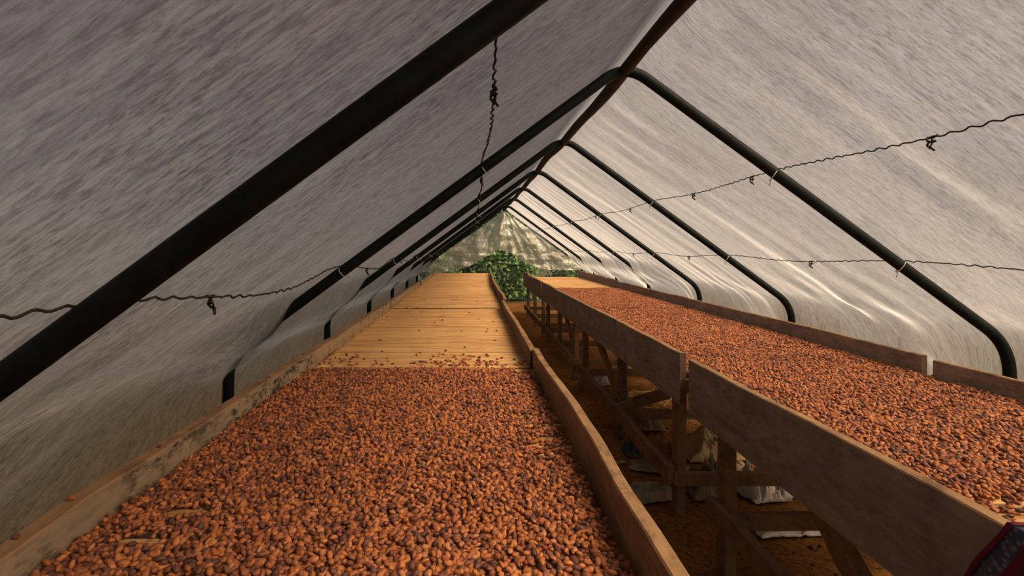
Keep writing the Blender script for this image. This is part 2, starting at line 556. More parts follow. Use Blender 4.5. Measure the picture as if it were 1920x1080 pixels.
# plastic sheet: one membrane over ridge, slopes and side walls
Y0S, Y1S = -3.2, 15.15
SLEN_L = math.hypot(RX - EL, SL * (RX - EL)); SLEN_R = math.hypot(ER - RX, SL * (ER - RX))
WALL_L = RZ - SL * (RX - EL) - GROUND; WALL_R = RZ - SL * (ER - RX) - GROUND
def rib_phase(y):
    """0 at a hoop, 1 halfway between hoops"""
    k = (y - RIBS[1]) / 2.1
    return math.sin(PI * (k - math.floor(k))) ** 2
def sheet_base(side, s):
    """centre line of the membrane: straight slope, rounded eave, plumb wall; returns point and outward normal in the x-z plane"""
    Ls = SLEN_L if side < 0 else SLEN_R
    ex = EL if side < 0 else ER
    ez = RZ - SL * abs(ex - RX)
    R_ = 0.14
    if s < Ls - R_:
        return RX + side * s * nr.z, RZ + 0.056 * math.exp(-(s / 0.075) ** 2) - s * nr.x, side * nr.x, nr.z
    if s > Ls + R_:
        return ex, ez - (s - Ls), side * 1.0, 0.0
    t = (s - Ls + R_) / (2 * R_)
    ax, az = ex - side * R_ * nr.z, ez + R_ * nr.x
    bx, bz = ex, ez - R_
    x = ax * (1 - t) ** 2 + 2 * t * (1 - t) * ex + bx * t * t
    z = az * (1 - t) ** 2 + 2 * t * (1 - t) * ez + bz * t * t
    nx_ = side * (nr.x * (1 - t) + 1.0 * t); nz_ = nr.z * (1 - t)
    l = math.hypot(nx_, nz_)
    return x, z, nx_ / l, nz_ / l
def sheet_point(side, s, y):
    """s: metres from the ridge down the outside"""
    Ls = SLEN_L if side < 0 else SLEN_R
    mid = rib_phase(y)
    wr = 0.009 * nz(s * 0.7, y * 4.5 + s * 0.6, side * 7.0) + 0.0035 * nz(s * 1.4, y * 12 + s * 1.0, side * 3.0) + 0.0012 * nz(s * 3.0, y * 27, side * 5.0)
    low = sst(0.6, 1.0, s / Ls)
    # slanting drapery folds low on the slope
    wr += (0.012 if side < 0 else 0.008) * low * nz(y * 3.2 + s * 3.0, s * 0.9, side * 11.0)
    wr *= (1 + 1.2 * low) * (0.3 + 0.7 * mid) * min(1.0, 0.3 + s * 2)
    off = 0.052 - 0.010 * mid * sst(0.0, 0.5, s) + wr
    if side > 0:       # long soft crease running down the right panel near the camera
        yc = 2.28 + 0.10 * (s - 0.6) - 0.02 * s * s
        d = y - yc
        amp = 0.013 * sst(0.1, 0.7, s) * (1 - sst(1.5, 2.3, s))
        off += amp * math.exp(-(d / 0.09) ** 2)
    # low down the sheet hangs inside the pipe on the left and on the far right hoops
    inn = sst(2.35, 2.95, y) if side < 0 else sst(7.9, 8.9, y)
    q = sst(0.80, 0.91, s / Ls) * inn * (1 - sst(0.0, 0.22, s - Ls))
    off = off * (1 - q) + (-0.06 + wr) * q
    off += (0.03 + 0.03 * nz(y * 3.1, 9, side)) * sst(0.1, 0.6, s - Ls)
    x, z, nx_, nz_ = sheet_base(side, s)
    if side < 0 and s > Ls - 0.14:      # near the camera the left skirt flares on outwards
        x -= (s - Ls + 0.14) * 0.95 * (1 - sst(2.3, 3.05, y))
    if s > Ls - 0.14:                   # between hoops the skirt keeps falling outwards
        x += side * (s - Ls + 0.14) * 0.55 * mid * (1.0 if side > 0 else sst(2.3, 3.3, y))
    return Vector((x + nx_ * off, y, max(GROUND + 0.015, z + nz_ * off)))
mb = MB(); uvs = []
NY = int((Y1S - Y0S) / 0.042)
tot_l = SLEN_L + WALL_L; tot_r = SLEN_R + WALL_R
ss = []
n1 = int(tot_l / 0.05); n2 = int(tot_r / 0.05)
for k in range(n1, 0, -1): ss.append((-1, tot_l * k / n1))
ss.append((1, 0.0))
for k in range(1, n2 + 1): ss.append((1, tot_r * k / n2))
for j in range(NY + 1):
    y = Y0S + (Y1S - Y0S) * j / NY
    for sd_, s in ss:
        p = sheet_point(sd_, s, y)
        mb.v.append(p + Vector((0, 0, CAMZ)))
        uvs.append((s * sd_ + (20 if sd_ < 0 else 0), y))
m_ = len(ss)
for j in range(NY):
    for i in range(m_ - 1):
        a = j * m_ + i
        mb.f.append((a, a + m_, a + m_ + 1, a + 1))     # normals face the inside
me = mb.mesh('ceiling', M['sheet'], True)
ul = me.uv_layers.new(name='uv')
li = np.empty(len(me.loops), dtype=np.int32); me.loops.foreach_get('vertex_index', li)
ul.data.foreach_set('uv', np.array(uvs, dtype=np.float32)[li].ravel())
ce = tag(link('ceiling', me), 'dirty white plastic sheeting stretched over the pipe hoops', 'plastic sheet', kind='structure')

# ridge pole
mb = MB()
path = []; sc = []
for k in range(61):
    y = -3 + 18.1 * k / 60
    path.append(W(RX + 0.012 * nz(y * 0.6, 1), y, RZ + 0.052 * nz(y * 0.7, 5)))
    sc.append(1 + 0.12 * nz(y * 1.3, 8))
mb.sweep(path, circ(0.036, 12), scales=sc)
thing('ridge_pole', mb, M['ridge'], W(RX, 6, RZ), 'rough brown wooden pole running along the tunnel ridge', 'pole', smooth=True)

# wires
wire_lab = {'right_upper': 'thin crinkled black wire high on the bright right slope', 'right_lower': 'thin crinkled black wire low on the right slope above the beds',
            'left_upper': 'dark crinkled wire high on the shaded left slope', 'left_lower': 'sagging crinkled wire low on the shaded left slope'}
rnd = random.Random(5)
for nm, wx, nn in WIRES:
    zz = roof_z(wx)
    t = Vector((nn.z, 0, -nn.x))
    wt = empty('wire', W(wx, 6.0, zz), wire_lab[nm], 'wire', 'wires along the slopes')
    def wp(y):
        sag = rib_phase(y)
        p = W(wx, y, zz) + nn * (PIPE + 0.009 - (0.055 if nm == 'left_lower' else 0.030) * sag)
        p += Vector((0, 0, -0.012 * sag)) if nm == 'left_lower' else Vector((0, 0, -0.004 * sag))
        return p
    path = []
    y = -0.6
    while y < 15.0:
        w1 = 0.0045 * math.sin(y * 2 * PI / 0.07 + 2 * nz(y * 3)) + 0.003 * nz(y * 40, 2)
        w2 = 0.0045 * math.cos(y * 2 * PI / 0.085) + 0.003 * nz(y * 37, 7)
        path.append(wp(y) + t * w1 + nn * w2 * 0.5)
        y += 0.012 if y < 5 else 0.02
    mb = MB(); mb.sweep(path, circ(0.0032, 5))
    strand = part('strand', mb, M['wire'], wt, True)
    ks = {'right_upper': [2.02, 3.35, 4.2, 5.9, 7.6, 9.6], 'right_lower': [1.95, 3.9, 6.1, 8.2], 'left_upper': [1.55, 3.6, 4.6, 6.2, 8.0], 'left_lower': [1.52, 3.75, 5.6, 7.5]}[nm]
    for y in ks:
        mb = MB()
        c = wp(y)
        pts = [c + Vector((0, -0.02, 0.004))]
        for k in range(14):
            a = k * 0.9
            pts.append(c + Vector((0.009 * math.cos(a), 0.012 * math.sin(a * 0.7) + 0.01, -0.0022 * k + 0.006 * math.sin(a))))
        pts.append(pts[-1] + Vector((0.006, -0.014, -0.016)))
        mb.sweep(pts, circ(0.0042, 5))
        mb.sweep([c + Vector((0.0, 0.006, 0)), c + Vector((0.006, 0.012, -0.022)), c + Vector((0.002, 0.02, -0.042))], circ(0.003, 5))
        part('knot', mb, M['wire'], strand, True, 'twisted knot with loose wire ends')

# ------------------------------------------------------------------ tables
BED = -0.718           # top of the slats
def board_mb(y0, y1, xin, side, ztop, height, th=0.036, wob=0.008, seed=0, lean=0.0, xfar=None, chip=0.0):
    """upright plank along the tunnel; xin = face towards the bed, side = +1 when the plank lies to the right of that face"""
    mb = MB()
    n = max(8, int((y1 - y0) / 0.1))
    c = 0.004
    for k in range(n + 1):
        y = y0 + (y1 - y0) * k / n
        x = xin + wob * 1.2 * nz(y * 0.8, seed) + (0 if xfar is None else (xfar - xin) * k / n)
        zt = ztop + wob * 1.3 * nz(y * 0.9, seed + 9) + wob * 0.55 * nz(y * 3.3, seed + 4) - chip * max(0, nz(y * 6, seed + 2) - 0.3) * 0.08
        zb = ztop - height + wob * 0.9 * nz(y * 0.8, seed + 14)
        tt = th * (1 + 0.18 * nz(y * 1.1, seed + 20))
        lo, hi = (x, x + side * tt)
        lt = lean
        for xx, z in ((lo, zb), (lo + lt, zt - c), (lo + lt + side * c, zt), (hi + lt - side * c, zt), (hi + lt, zt - c), (hi, zb)):
            mb.v.append(W(xx, y, z))
    for k in range(n):
        for j in range(6):
            a = k * 6 + j; b = k * 6 + (j + 1) % 6
            mb.f.append((a, b, b + 6, a + 6) if side > 0 else (b, a, a + 6, b + 6))
    e = n * 6
    mb.f.append((0, 5, 4, 3, 2, 1) if side > 0 else (0, 1, 2, 3, 4, 5))
    mb.f.append((e, e + 1, e + 2, e + 3, e + 4, e + 5) if side > 0 else (e + 5, e + 4, e + 3, e + 2, e + 1, e))
    return mb

rs = random.Random(11)
SLAT_MESHES = {}
def slat_shape(length, k):
    key = (round(length, 2), k)
    if key in SLAT_MESHES:
        return SLAT_MESHES[key]
    r = random.Random(k * 7 + 1)
    w = r.uniform(0.0095, 0.0145); th = r.uniform(0.0035, 0.006)
    mb = MB()
    a0 = length / 2 * r.uniform(0.97, 1.0); a1 = length / 2 * r.uniform(0.97, 1.0)
    path = []
    for i in range(6):
        t = i / 5
        path.append(Vector((-a0 + (a0 + a1) * t, 0.0022 * r.uniform(-1, 1), 0.0018 * r.uniform(-1, 1) - th / 2)))
    mb.sweep(path, [(w / 2, -th / 2), (w / 2 * 0.7, th / 2), (-w / 2 * 0.7, th / 2), (-w / 2, -th / 2)])
    SLAT_MESHES[key] = mb.mesh('slat', M['slat'])
    return SLAT_MESHES[key]

def slat_bed(root, y0, y1, xl, xr, singly):
    length = xr - xl; xc = (xl + xr) / 2
    y = y0 + 0.008
    joined = MB()
    while y < y1 - 0.008:
        me = slat_shape(length, rs.randrange(8))
        loc = W(xc + rs.uniform(-0.006, 0.006), y, BED + rs.uniform(-0.002, 0.0015))
        rz = rs.gauss(0, 0.004)
        if singly:
            o = link('slat', me, root, loc - root.location)
            o.rotation_euler = (rs.gauss(0, 0.04), 0, rz)
        else:
            mt = Matrix.Translation(loc) @ Matrix.Rotation(rz, 4, 'Z')
            b = len(joined.v)
            joined.v += [mt @ v.co for v in me.vertices]
            joined.f += [tuple(b + i for i in p.vertices) for p in me.polygons]
        y += rs.uniform(0.0125, 0.0162) + (rs.uniform(0.006, 0.020) if rs.random() < 0.11 else 0)
    if not singly:
        o = part('slat_mat', joined, M['slat'], root)
        o['kind'] = 'stuff'

def beam(p0, p1, w, h, seed, wob=0.004, n=8):
    mb = MB()
    p0 = Vector(p0); p1 = Vector(p1)
    path = []
    for k in range(n + 1):
        t = k / n
        p = p0.lerp(p1, t)
        p += Vector((wob * nz(t * 3, seed), wob * nz(t * 3, seed + 5), wob * nz(t * 3, seed + 9)))
        path.append(p)
    mb.sweep(path, rect(w, h), scales=[1 + 0.06 * nz(k * 0.8, seed + 30) for k in range(n + 1)])
    return mb

def table(label, y0, y1, xl, xr, boards, leg_ys, singly, rail_z=-1.36, seed=0, braces=(), bark=(), rail_x=None):
    root = empty('drying_table', W((xl + xr) / 2, (y0 + y1) / 2, GROUND), label, 'table', 'raised drying tables')
    for b in boards:
        kw = dict(b); mat = kw.pop('mat'); lab = kw.pop('label', None)
        o = part('side_board', board_mb(**kw), M[mat], root, False, lab)
        o.data.materials.append(M['board_top'])
        o.data.materials.append(M['end_grain_shade'])
        for p in o.data.polygons:
            if p.normal.z > 0.5:
                p.material_index = 1
            elif abs(p.normal.y) > 0.9:
                p.material_index = 2
    slat_bed(root, y0, y1, xl + 0.012, xr - 0.012, singly)
    fx, bx_ = xr - 0.06, xl + 0.06
    if rail_x is not None:      # right row: aisle side is xl
        fx, bx_ = xl + 0.045, xr - 0.06
    for k, y in enumerate(leg_ys):
        for x in (fx, bx_):
            if (k in bark) and x == fx:
                mb = MB()
                pth = [W(x + 0.01 * nz(q, seed), y + 0.012 * nz(q * 1.3, 4), GROUND - 0.03 + q * (BED - 0.09 - GROUND + 0.03) / 8) for q in range(9)]
                mb.sweep(pth, circ(0.043, 9), up=Vector((0, 1, 0)), scales=[1 + 0.12 * nz(q * 1.7, 12) for q in range(9)])
                part('leg', mb, M['bark'], root, True, 'round leg with flaking bark')
            else:
                part('leg', beam(W(x, y, GROUND - 0.03), W(x + 0.005, y, BED - 0.075), 0.055, 0.088, seed + k * 3 + x), M['timber'], root)
        part('stretcher', beam(W(fx - 0.05 if fx < bx_ else bx_ - 0.05, y - 0.052, rail_z - 0.02), W(bx_ + 0.05 if fx < bx_ else fx + 0.05, y - 0.052, rail_z - 0.02), 0.04, 0.078, seed + k), M['timber'], root)
        part('bearer', beam(W(xl + 0.002, y, BED - 0.050), W(xr - 0.002, y, BED - 0.050), 0.05, 0.055, seed + k + 40, 0.002), M['timber'], root)
    xs = [xl + 0.25, (xl + xr) / 2, xr - 0.25]
    for x in xs:
        part('joist', beam(W(x, y0 + 0.02, BED - 0.015), W(x, y1 - 0.02, BED - 0.015), 0.03, 0.016, seed + x * 7, 0.001), M['timber'], root)
    if rail_x is not None:
        part('rail', beam(W(rail_x, max(y0, leg_ys[0] - 0.06), rail_z), W(rail_x, leg_ys[-1] + 0.06, rail_z), 0.042, 0.105, seed + 77, 0.02, 14), M['timber'], root)
        part('rail', beam(W(bx_ + 0.06, leg_ys[0] - 0.06, rail_z), W(bx_ + 0.06, leg_ys[-1] + 0.06, rail_z), 0.042, 0.10, seed + 78, 0.012, 14), M['timber'], root)
    for (a, b, w, h) in braces:
        part('brace', beam(W(*a), W(*b), w, h, seed + 90, 0.02, 10), M['timber'], root)
    return root

LXL, LXR = -0.952, 0.362
def LB(y0, y1, seed, ztop=-0.628, mat='board_tan', **k):
    return dict(y0=y0, y1=y1, xin=LXL, side=-1, ztop=ztop, height=0.17, th=0.05, wob=0.018, seed=seed, mat=mat, **k)
def LR(y0, y1, seed, ztop=-0.60, mat='board_mid', **k):
    d = dict(y0=y0, y1=y1, xin=LXR, side=1, ztop=ztop, height=0.20, th=0.036, wob=0.016, seed=seed, mat=mat)
    d.update(k); return d
table('bean-covered drying table in front, its left plank spotted with mould', 0.15, 3.15, LXL, LXR,
      [LB(0.12, 3.155, 1, chip=0.4, mat='board_mould'), LR(0.12, 3.155, 2, ztop=-0.598)], [0.35, 1.6, 2.85], True, seed=100)
table('empty slatted table right behind the front bean bed on the left', 3.18, 6.2, LXL, LXR,
      [LB(3.165, 6.21, 3, ztop=-0.635), LR(3.165, 6.21, 4, ztop=-0.612, xin=LXR - 0.025)], [3.4, 4.6, 5.9], True, seed=200)
table('empty slatted table of the left row, third from camera', 6.29, 9.9, LXL, LXR,
      [LB(6.27, 9.8, 5, ztop=-0.645), LR(6.235, 9.9, 6, ztop=-0.615)], [6.35, 8.0, 9.7], False, seed=300)
table('last empty slatted table of the left row by the curtain', 9.94, 14.4, LXL, LXR + 0.08,
      [LB(9.98, 14.4, 7, ztop=-0.645), LR(9.95, 14.3, 8, ztop=-0.62, xfar=LXR + 0.10)], [10.1, 12.2, 14.2], False, seed=400)

RXL, RXR = 1.20, 2.49
def RL(y0, y1, seed, ztop=-0.605, **k):
    d = dict(y0=y0, y1=y1, xin=RXL, side=-1, ztop=ztop, height=0.29, th=0.036, wob=0.012, seed=seed, mat='board_grey'); d.update(k); return d
def RR(y0, y1, seed, ztop=-0.60, **k):
    d = dict(y0=y0, y1=y1, xin=RXR, side=1, ztop=ztop, height=0.20, th=0.032, wob=0.010, seed=seed, mat='board_grey'); d.update(k); return d
table('nearest table of the right row with a wide grey plank', 0.0, 2.99, RXL, RXR,
      [RL(-0.05, 2.88, 11, ztop=-0.612), RR(-0.05, 2.90, 12, ztop=-0.612)], [1.22, 2.63], True, rail_z=-1.30, seed=500,
      braces=[((1.262, 2.22, -0.80), (1.262, 1.22, -1.36), 0.05, 0.085)], rail_x=1.19)
table('second bean-covered table of the right row, one leg still barked', 3.01, 6.07, RXL, RXR,
      [RL(3.005, 6.48, 13, ztop=-0.598), RR(2.965, 6.24, 14)], [3.24, 4.46, 5.92], False, seed=600, bark=(1,),
      braces=[((1.27, 5.55, -0.85), (1.27, 4.50, -1.40), 0.045, 0.07), ((1.17, 4.36, -1.33), (2.42, 4.36, -0.92), 0.045, 0.085)], rail_x=1.185)
table('third table of the right row, half covered with beans', 6.15, 9.3, RXL, RXR,
      [RL(6.49, 8.98, 15, ztop=-0.60), RR(6.245, 9.36, 16)], [6.45, 7.66, 8.85], False, seed=700,
      braces=[((1.27, 7.4, -0.85), (1.27, 6.5, -1.40), 0.045, 0.07)], rail_x=1.185)
table('last table of the right row with bare slats', 9.33, 12.65, RXL, RXR,
      [RL(9.06, 12.35, 17, ztop=-0.598, wob=0.03), RR(9.37, 10.25, 18, ztop=-0.585), RR(10.26, 12.65, 19, ztop=-0.575)], [9.45, 10.7, 12.0], False, seed=800, rail_x=1.185)

# ------------------------------------------------------------------ cocoa beans
rng = np.random.default_rng(3)
def vnoise(x, y, seed):
    """cheap smooth 2-d value noise, arrays in, 0..1 out"""
    r = np.random.default_rng(seed).random((64, 64))
    xi = np.floor(x).astype(int); yi = np.floor(y).astype(int)
    fx = x - xi; fy = y - yi
    fx = fx * fx * (3 - 2 * fx); fy = fy * fy * (3 - 2 * fy)
    a = r[xi % 64, yi % 64]; b = r[(xi + 1) % 64, yi % 64]; c = r[xi % 64, (yi + 1) % 64]; d = r[(xi + 1) % 64, (yi + 1) % 64]
    return (a * (1 - fx) + b * fx) * (1 - fy) + (c * (1 - fx) + d * fx) * fy

def layer(x0, x1, y0, y1, sp, z, tilt, keep=1.0):
    nx = int((x1 - x0) / sp); ny = int((y1 - y0) / sp)
    gx, gy = np.meshgrid(np.arange(nx), np.arange(ny))
    x = x0 + (gx + 0.5 * (gy % 2) + rng.uniform(-0.42, 0.42, gx.shape)) * sp
    y = y0 + (gy + rng.uniform(-0.42, 0.42, gx.shape)) * sp
    x = x.ravel(); y = y.ravel()
    k = (rng.random(x.size) < keep) & (x < x1) & (x > x0)
    x = x[k]; y = y[k]; n = x.size
    rot = np.stack([rng.normal(0, tilt, n), rng.normal(0, tilt, n), rng.uniform(0, 2 * PI, n)], 1)
    zz = np.full(n, z) + rng.uniform(-0.0015, 0.0025, n)
    return np.concatenate([x[:, None], y[:, None], zz[:, None], rot], 1)

def bare(P, patches):
    """drop beans from bare patches (cx, cy, rx, ry, strength)"""
    keep = np.ones(len(P), bool)
    wob = 0.6 * (vnoise(P[:, 0] * 22 + 50, P[:, 1] * 30 + 50, 9) - 0.5)
    for cx, cy, rx, ry, st in patches:
        d = np.hypot((P[:, 0] - cx) / rx, (P[:, 1] - cy) / ry) + wob
        pr = np.clip((1.1 - d) / 0.25, 0, 1) * st
        keep &= rng.random(len(P)) > pr
    return P[keep]

# left bed (front) ------------------------------------------------------
xa, xb = LXL + 0.010, LXR - 0.012
PL = np.concatenate([layer(xa, xb, 0.30, 3.17, 0.0152, 0.0055, 0.15), layer(xa, xb, 0.30, 3.13, 0.0160, 0.0125, 0.35), layer(xa, xb, 0.30, 3.08, 0.0195, 0.019, 0.55, 0.75)])
lump = vnoise(PL[:, 0] * 9 + 40, PL[:, 1] * 9 + 40, 21) * 0.6 + vnoise(PL[:, 0] * 24 + 40, PL[:, 1] * 24 + 40, 22) * 0.4
up = PL[:, 2] > 0.009
keep = ~(up & (PL[:, 2] > 0.016) & (lump < 0.45)) & ~(up & (lump < 0.27))
# thinly spread along the aisle plank
thin = np.clip((PL[:, 0] - 0.12 + 0.10 * (vnoise(PL[:, 1] * 5 + 10, PL[:, 0] * 5 + 10, 5) - 0.5)) / 0.10, 0, 1) * np.clip((PL[:, 1] - 1.5) / 0.4, 0, 1)
keep &= rng.random(len(PL)) > thin * np.where(up, 0.93, 0.22 + 0.35 * (vnoise(PL[:, 0] * 4, PL[:, 1] * 40 + 9, 31) > 0.6))
# ragged far edge
edge = 3.10 + 0.12 * (vnoise(PL[:, 0] * 7 + 30, PL[:, 0] * 0 + 3, 8) - 0.5)
keep &= (PL[:, 1] < edge) | (rng.random(len(PL)) < 0.25)
PL = PL[keep]
PL = bare(PL, [(-0.765, 1.43, 0.07, 0.030, 0.97), (-0.70, 1.355, 0.075, 0.012, 0.9), (-0.80, 1.30, 0.06, 0.035, 0.9), (-0.06, 1.62, 0.05, 0.02, 0.95), (-0.62, 1.15, 0.07, 0.012, 0.9),
               (-0.03, 1.99, 0.06, 0.02, 0.6), (0.16, 2.02, 0.05, 0.02, 0.9), (0.25, 2.25, 0.07, 0.015, 0.95), (0.26, 2.75, 0.06, 0.015, 0.9), (-0.10, 2.72, 0.08, 0.012, 0.9), (-0.30, 1.17, 0.06, 0.012, 0.9), (0.12, 1.175, 0.04, 0.012, 0.9)])
# stray beans on the bare slats beyond
ns = 170
sx = rng.uniform(xa, xb, ns); sy = 3.2 + np.abs(rng.normal(0, 0.16, ns))
cl = rng.normal(0.0, 0.16, ns); sx = np.where(rng.random(ns) < 0.45, np.clip(-0.02 + cl, xa, xb), sx)
far = rng.random(ns) < 0.12; sy = np.where(far, rng.uniform(3.2, 7.5, ns), sy)
strays = np.stack([sx, sy, np.full(ns, 0.0055), rng.normal(0, 0.1, ns), rng.normal(0, 0.1, ns), rng.uniform(0, 6.28, ns)], 1)
PL = np.concatenate([PL, strays])
# right beds ------------------------------------------------------------
xa2, xb2 = RXL + 0.010, RXR - 0.012
PR = np.concatenate([layer(xa2, xb2, 0.45, 9.25, 0.0156, 0.0055, 0.15), layer(xa2, xb2, 0.45, 9.15, 0.0165, 0.0125, 0.35), layer(xa2, xb2, 0.45, 5.0, 0.0195, 0.019, 0.55, 0.75), layer(xa2, xb2, 5.0, 9.0, 0.024, 0.019, 0.5, 0.7)])
lump = vnoise(PR[:, 0] * 9 + 40, PR[:, 1] * 9 + 40, 51) * 0.6 + vnoise(PR[:, 0] * 24 + 40, PR[:, 1] * 24 + 40, 52) * 0.4
up = PR[:, 2] > 0.009
keep = ~(up & (PR[:, 2] > 0.016) & (lump < 0.45)) & ~(up & (lump < 0.25))
keep &= ~((np.abs(PR[:, 1] - 6.11) < 0.05)) & ~((np.abs(PR[:, 1] - 3.0) < 0.012))
edge = 9.1 + 0.2 * (vnoise(PR[:, 0] * 7 + 30, PR[:, 0] * 0 + 3, 18) - 0.5) - 0.25 * np.clip((1.42 - PR[:, 0]) / 0.2, 0, 1)
keep &= (PR[:, 1] < edge)
PR = PR[keep]
PR = bare(PR, [(1.42, 2.50, 0.11, 0.022, 0.97), (1.37, 2.585, 0.05, 0.012, 0.8), (1.50, 1.47, 0.10, 0.05, 0.9), (1.42, 1.38, 0.13, 0.06, 0.9), (1.75, 2.57, 0.10, 0.01, 0.6), (1.55, 6.05, 0.3, 0.02, 0.7)])

# the biggest beans in view (front of the left bed) are things of their own
top = (PL[:, 2] > 0.008) & (PL[:, 1] > 1.165) & (PL[:, 1] < 1.6)
px = 886 + 1005 * PL[:, 0] / PL[:, 1]
top &= (px > 130) & (px < 1170)
idx = np.where(top)[0]
idx = idx[np.argsort(PL[idx, 1])][:300]
NEAR = PL[idx]
mask = np.ones(len(PL), bool); mask[idx] = False
PL = PL[mask]

def bean_mesh(seed):
    bm = bmesh.new()
    bmesh.ops.create_icosphere(bm, subdivisions=3, radius=1.0)
    r = random.Random(seed)
    b = r.uniform(-0.10, 0.22); tp = r.uniform(-0.15, 0.15)
    for v in bm.verts:
        p = v.co.copy()
        k = 1 + 0.10 * noise.noise(p * 1.4 + Vector((seed * 9.1, 0, 0))) + 0.05 * noise.noise(p * 3.7 + Vector((0, seed * 5.3, 0)))
        x, y, z = p * k
        wdt = 1 - 0.22 * x * x + tp * x
        v.co = Vector((x * 0.0111, (y * wdt - b * (1 - x * x)) * 0.0074, z * wdt * 0.0058))
    me = bpy.data.meshes.new('cocoa_bean')
    bm.to_mesh(me); bm.free()
    me.polygons.foreach_set('use_smooth', [True] * len(me.polygons))
    me.materials.append(M['bean'])
    return me
BM_ = [bean_mesh(k) for k in range(8)]
rb = random.Random(9)
for k, row in enumerate(NEAR):
    o = link('cocoa_bean', BM_[k % 8], None, W(row[0], row[1], BED + row[2]))
    o.rotation_euler = tuple(row[3:6])
    s = rb.uniform(0.88, 1.12); o.scale = (s * rb.uniform(0.92, 1.1), s, s)
    tag(o, 'reddish-brown cocoa bean lying in the very front of the near left bed', 'cocoa bean', 'front row cocoa beans')
for x, y, zt, lab in ((-0.985, 1.155, -0.628, 'lone cocoa bean on the left plank, closest to the bottom left corner'),
                      (-0.985, 1.315, -0.628, 'lone cocoa bean on the left plank, middle of three'),
                      (-0.985, 1.69, -0.630, 'lone cocoa bean on the left plank, farthest of three')):
    zt = zt + 0.018 * 1.3 * nz(y * 0.9, 10) + 0.018 * 0.55 * nz(y * 3.3, 5)
    o = link('cocoa_bean', BM_[3], None, W(x, y, zt + 0.0045))
    o.rotation_euler = (0.05, 0, y * 5)
    tag(o, lab, 'cocoa bean')

def bean_nodes():
    ng = bpy.data.node_groups.new('bean_scatter', 'GeometryNodeTree')
    ng.interface.new_socket('Geometry', in_out='INPUT', socket_type='NodeSocketGeometry')
    ng.interface.new_socket('Geometry', in_out='OUTPUT', socket_type='NodeSocketGeometry')
    nd = ng.nodes; lk = ng.links
    gi = nd.new('NodeGroupInput'); go = nd.new('NodeGroupOutput')
    jn = nd.new('GeometryNodeJoinGeometry')
    for k in range(6):
        ico = nd.new('GeometryNodeMeshIcoSphere')
        ico.inputs['Radius'].default_value = 1.0
        ico.inputs['Subdivisions'].default_value = 2
        pos = nd.new('GeometryNodeInputPosition')
        tx = nd.new('ShaderNodeTexNoise'); tx.noise_dimensions = '4D'
        tx.inputs['W'].default_value = k * 3.7; tx.inputs['Scale'].default_value = 1.1
        lk.new(pos.outputs[0], tx.inputs['Vector'])
        sub = nd.new('ShaderNodeVectorMath'); sub.operation = 'SUBTRACT'; sub.inputs[1].default_value = (0.5, 0.5, 0.5)
        lk.new(tx.outputs['Color'], sub.inputs[0])
        scl = nd.new('ShaderNodeVectorMath'); scl.operation = 'SCALE'; scl.inputs['Scale'].default_value = 0.75
        lk.new(sub.outputs[0], scl.inputs[0])
        sp = nd.new('GeometryNodeSetPosition')
        lk.new(ico.outputs['Mesh'], sp.inputs['Geometry']); lk.new(scl.outputs[0], sp.inputs['Offset'])
        tf = nd.new('GeometryNodeTransform')
        tf.inputs['Scale'].default_value = (0.0111, 0.0072, 0.0058)
        lk.new(sp.outputs[0], tf.inputs['Geometry'])
        sh = nd.new('GeometryNodeSetShadeSmooth'); lk.new(tf.outputs[0], sh.inputs['Geometry'])
        sm = nd.new('GeometryNodeSetMaterial'); sm.inputs['Material'].default_value = M['bean']
        lk.new(sh.outputs[0], sm.inputs['Geometry'])
        g2 = nd.new('GeometryNodeGeometryToInstance'); lk.new(sm.outputs[0], g2.inputs[0])
        lk.new(g2.outputs[0], jn.inputs[0])
    iop = nd.new('GeometryNodeInstanceOnPoints')
    lk.new(gi.outputs[0], iop.inputs['Points'])
    lk.new(jn.outputs[0], iop.inputs['Instance'])
    iop.inputs['Pick Instance'].default_value = True
    def attr(name, dt):
        a = nd.new('GeometryNodeInputNamedAttribute'); a.data_type = dt
        a.inputs['Name'].default_value = name
        return a.outputs['Attribute']
    lk.new(attr('pick', 'INT'), iop.inputs['Instance Index'])
    e2r = nd.new('FunctionNodeEulerToRotation')
    lk.new(attr('turn', 'FLOAT_VECTOR'), e2r.inputs[0])
    lk.new(e2r.outputs[0], iop.inputs['Rotation'])
    lk.new(attr('size', 'FLOAT_VECTOR'), iop.inputs['Scale'])
    lk.new(iop.outputs[0], go.inputs[0])
    return ng
NG = bean_nodes()
def bean_stuff(P, loc, label):
    n = len(P)
    me = bpy.data.meshes.new('cocoa_beans')
    me.vertices.add(n)
    co = P[:, :3].copy(); co[:, 2] += BED + CAMZ
    co -= np.array(loc)[None]
    me.vertices.foreach_set('co', co.astype(np.float32).ravel())
    a = me.attributes.new('turn', 'FLOAT_VECTOR', 'POINT'); a.data.foreach_set('vector', P[:, 3:6].astype(np.float32).ravel())
    s = rng.uniform(0.85, 1.12, (n, 1)) * rng.uniform(0.92, 1.1, (n, 3))
    a = me.attributes.new('size', 'FLOAT_VECTOR', 'POINT'); a.data.foreach_set('vector', s.astype(np.float32).ravel())
    a = me.attributes.new('pick', 'INT', 'POINT'); a.data.foreach_set('value', rng.integers(0, 6, n).astype(np.int32))
    me.materials.append(M['bean'])
    me.update()
    o = link('cocoa_beans', me, None, loc)
    md = o.modifiers.new('scatter', 'NODES'); md.node_group = NG
    return tag(o, label, 'cocoa beans', kind='stuff')
bean_stuff(PL, (-0.3, 1.7, CAMZ + BED), 'thick layer of drying cocoa beans on the front left bed')
bean_stuff(PR, (1.85, 5.0, CAMZ + BED), 'long layer of drying cocoa beans on the right row of tables')

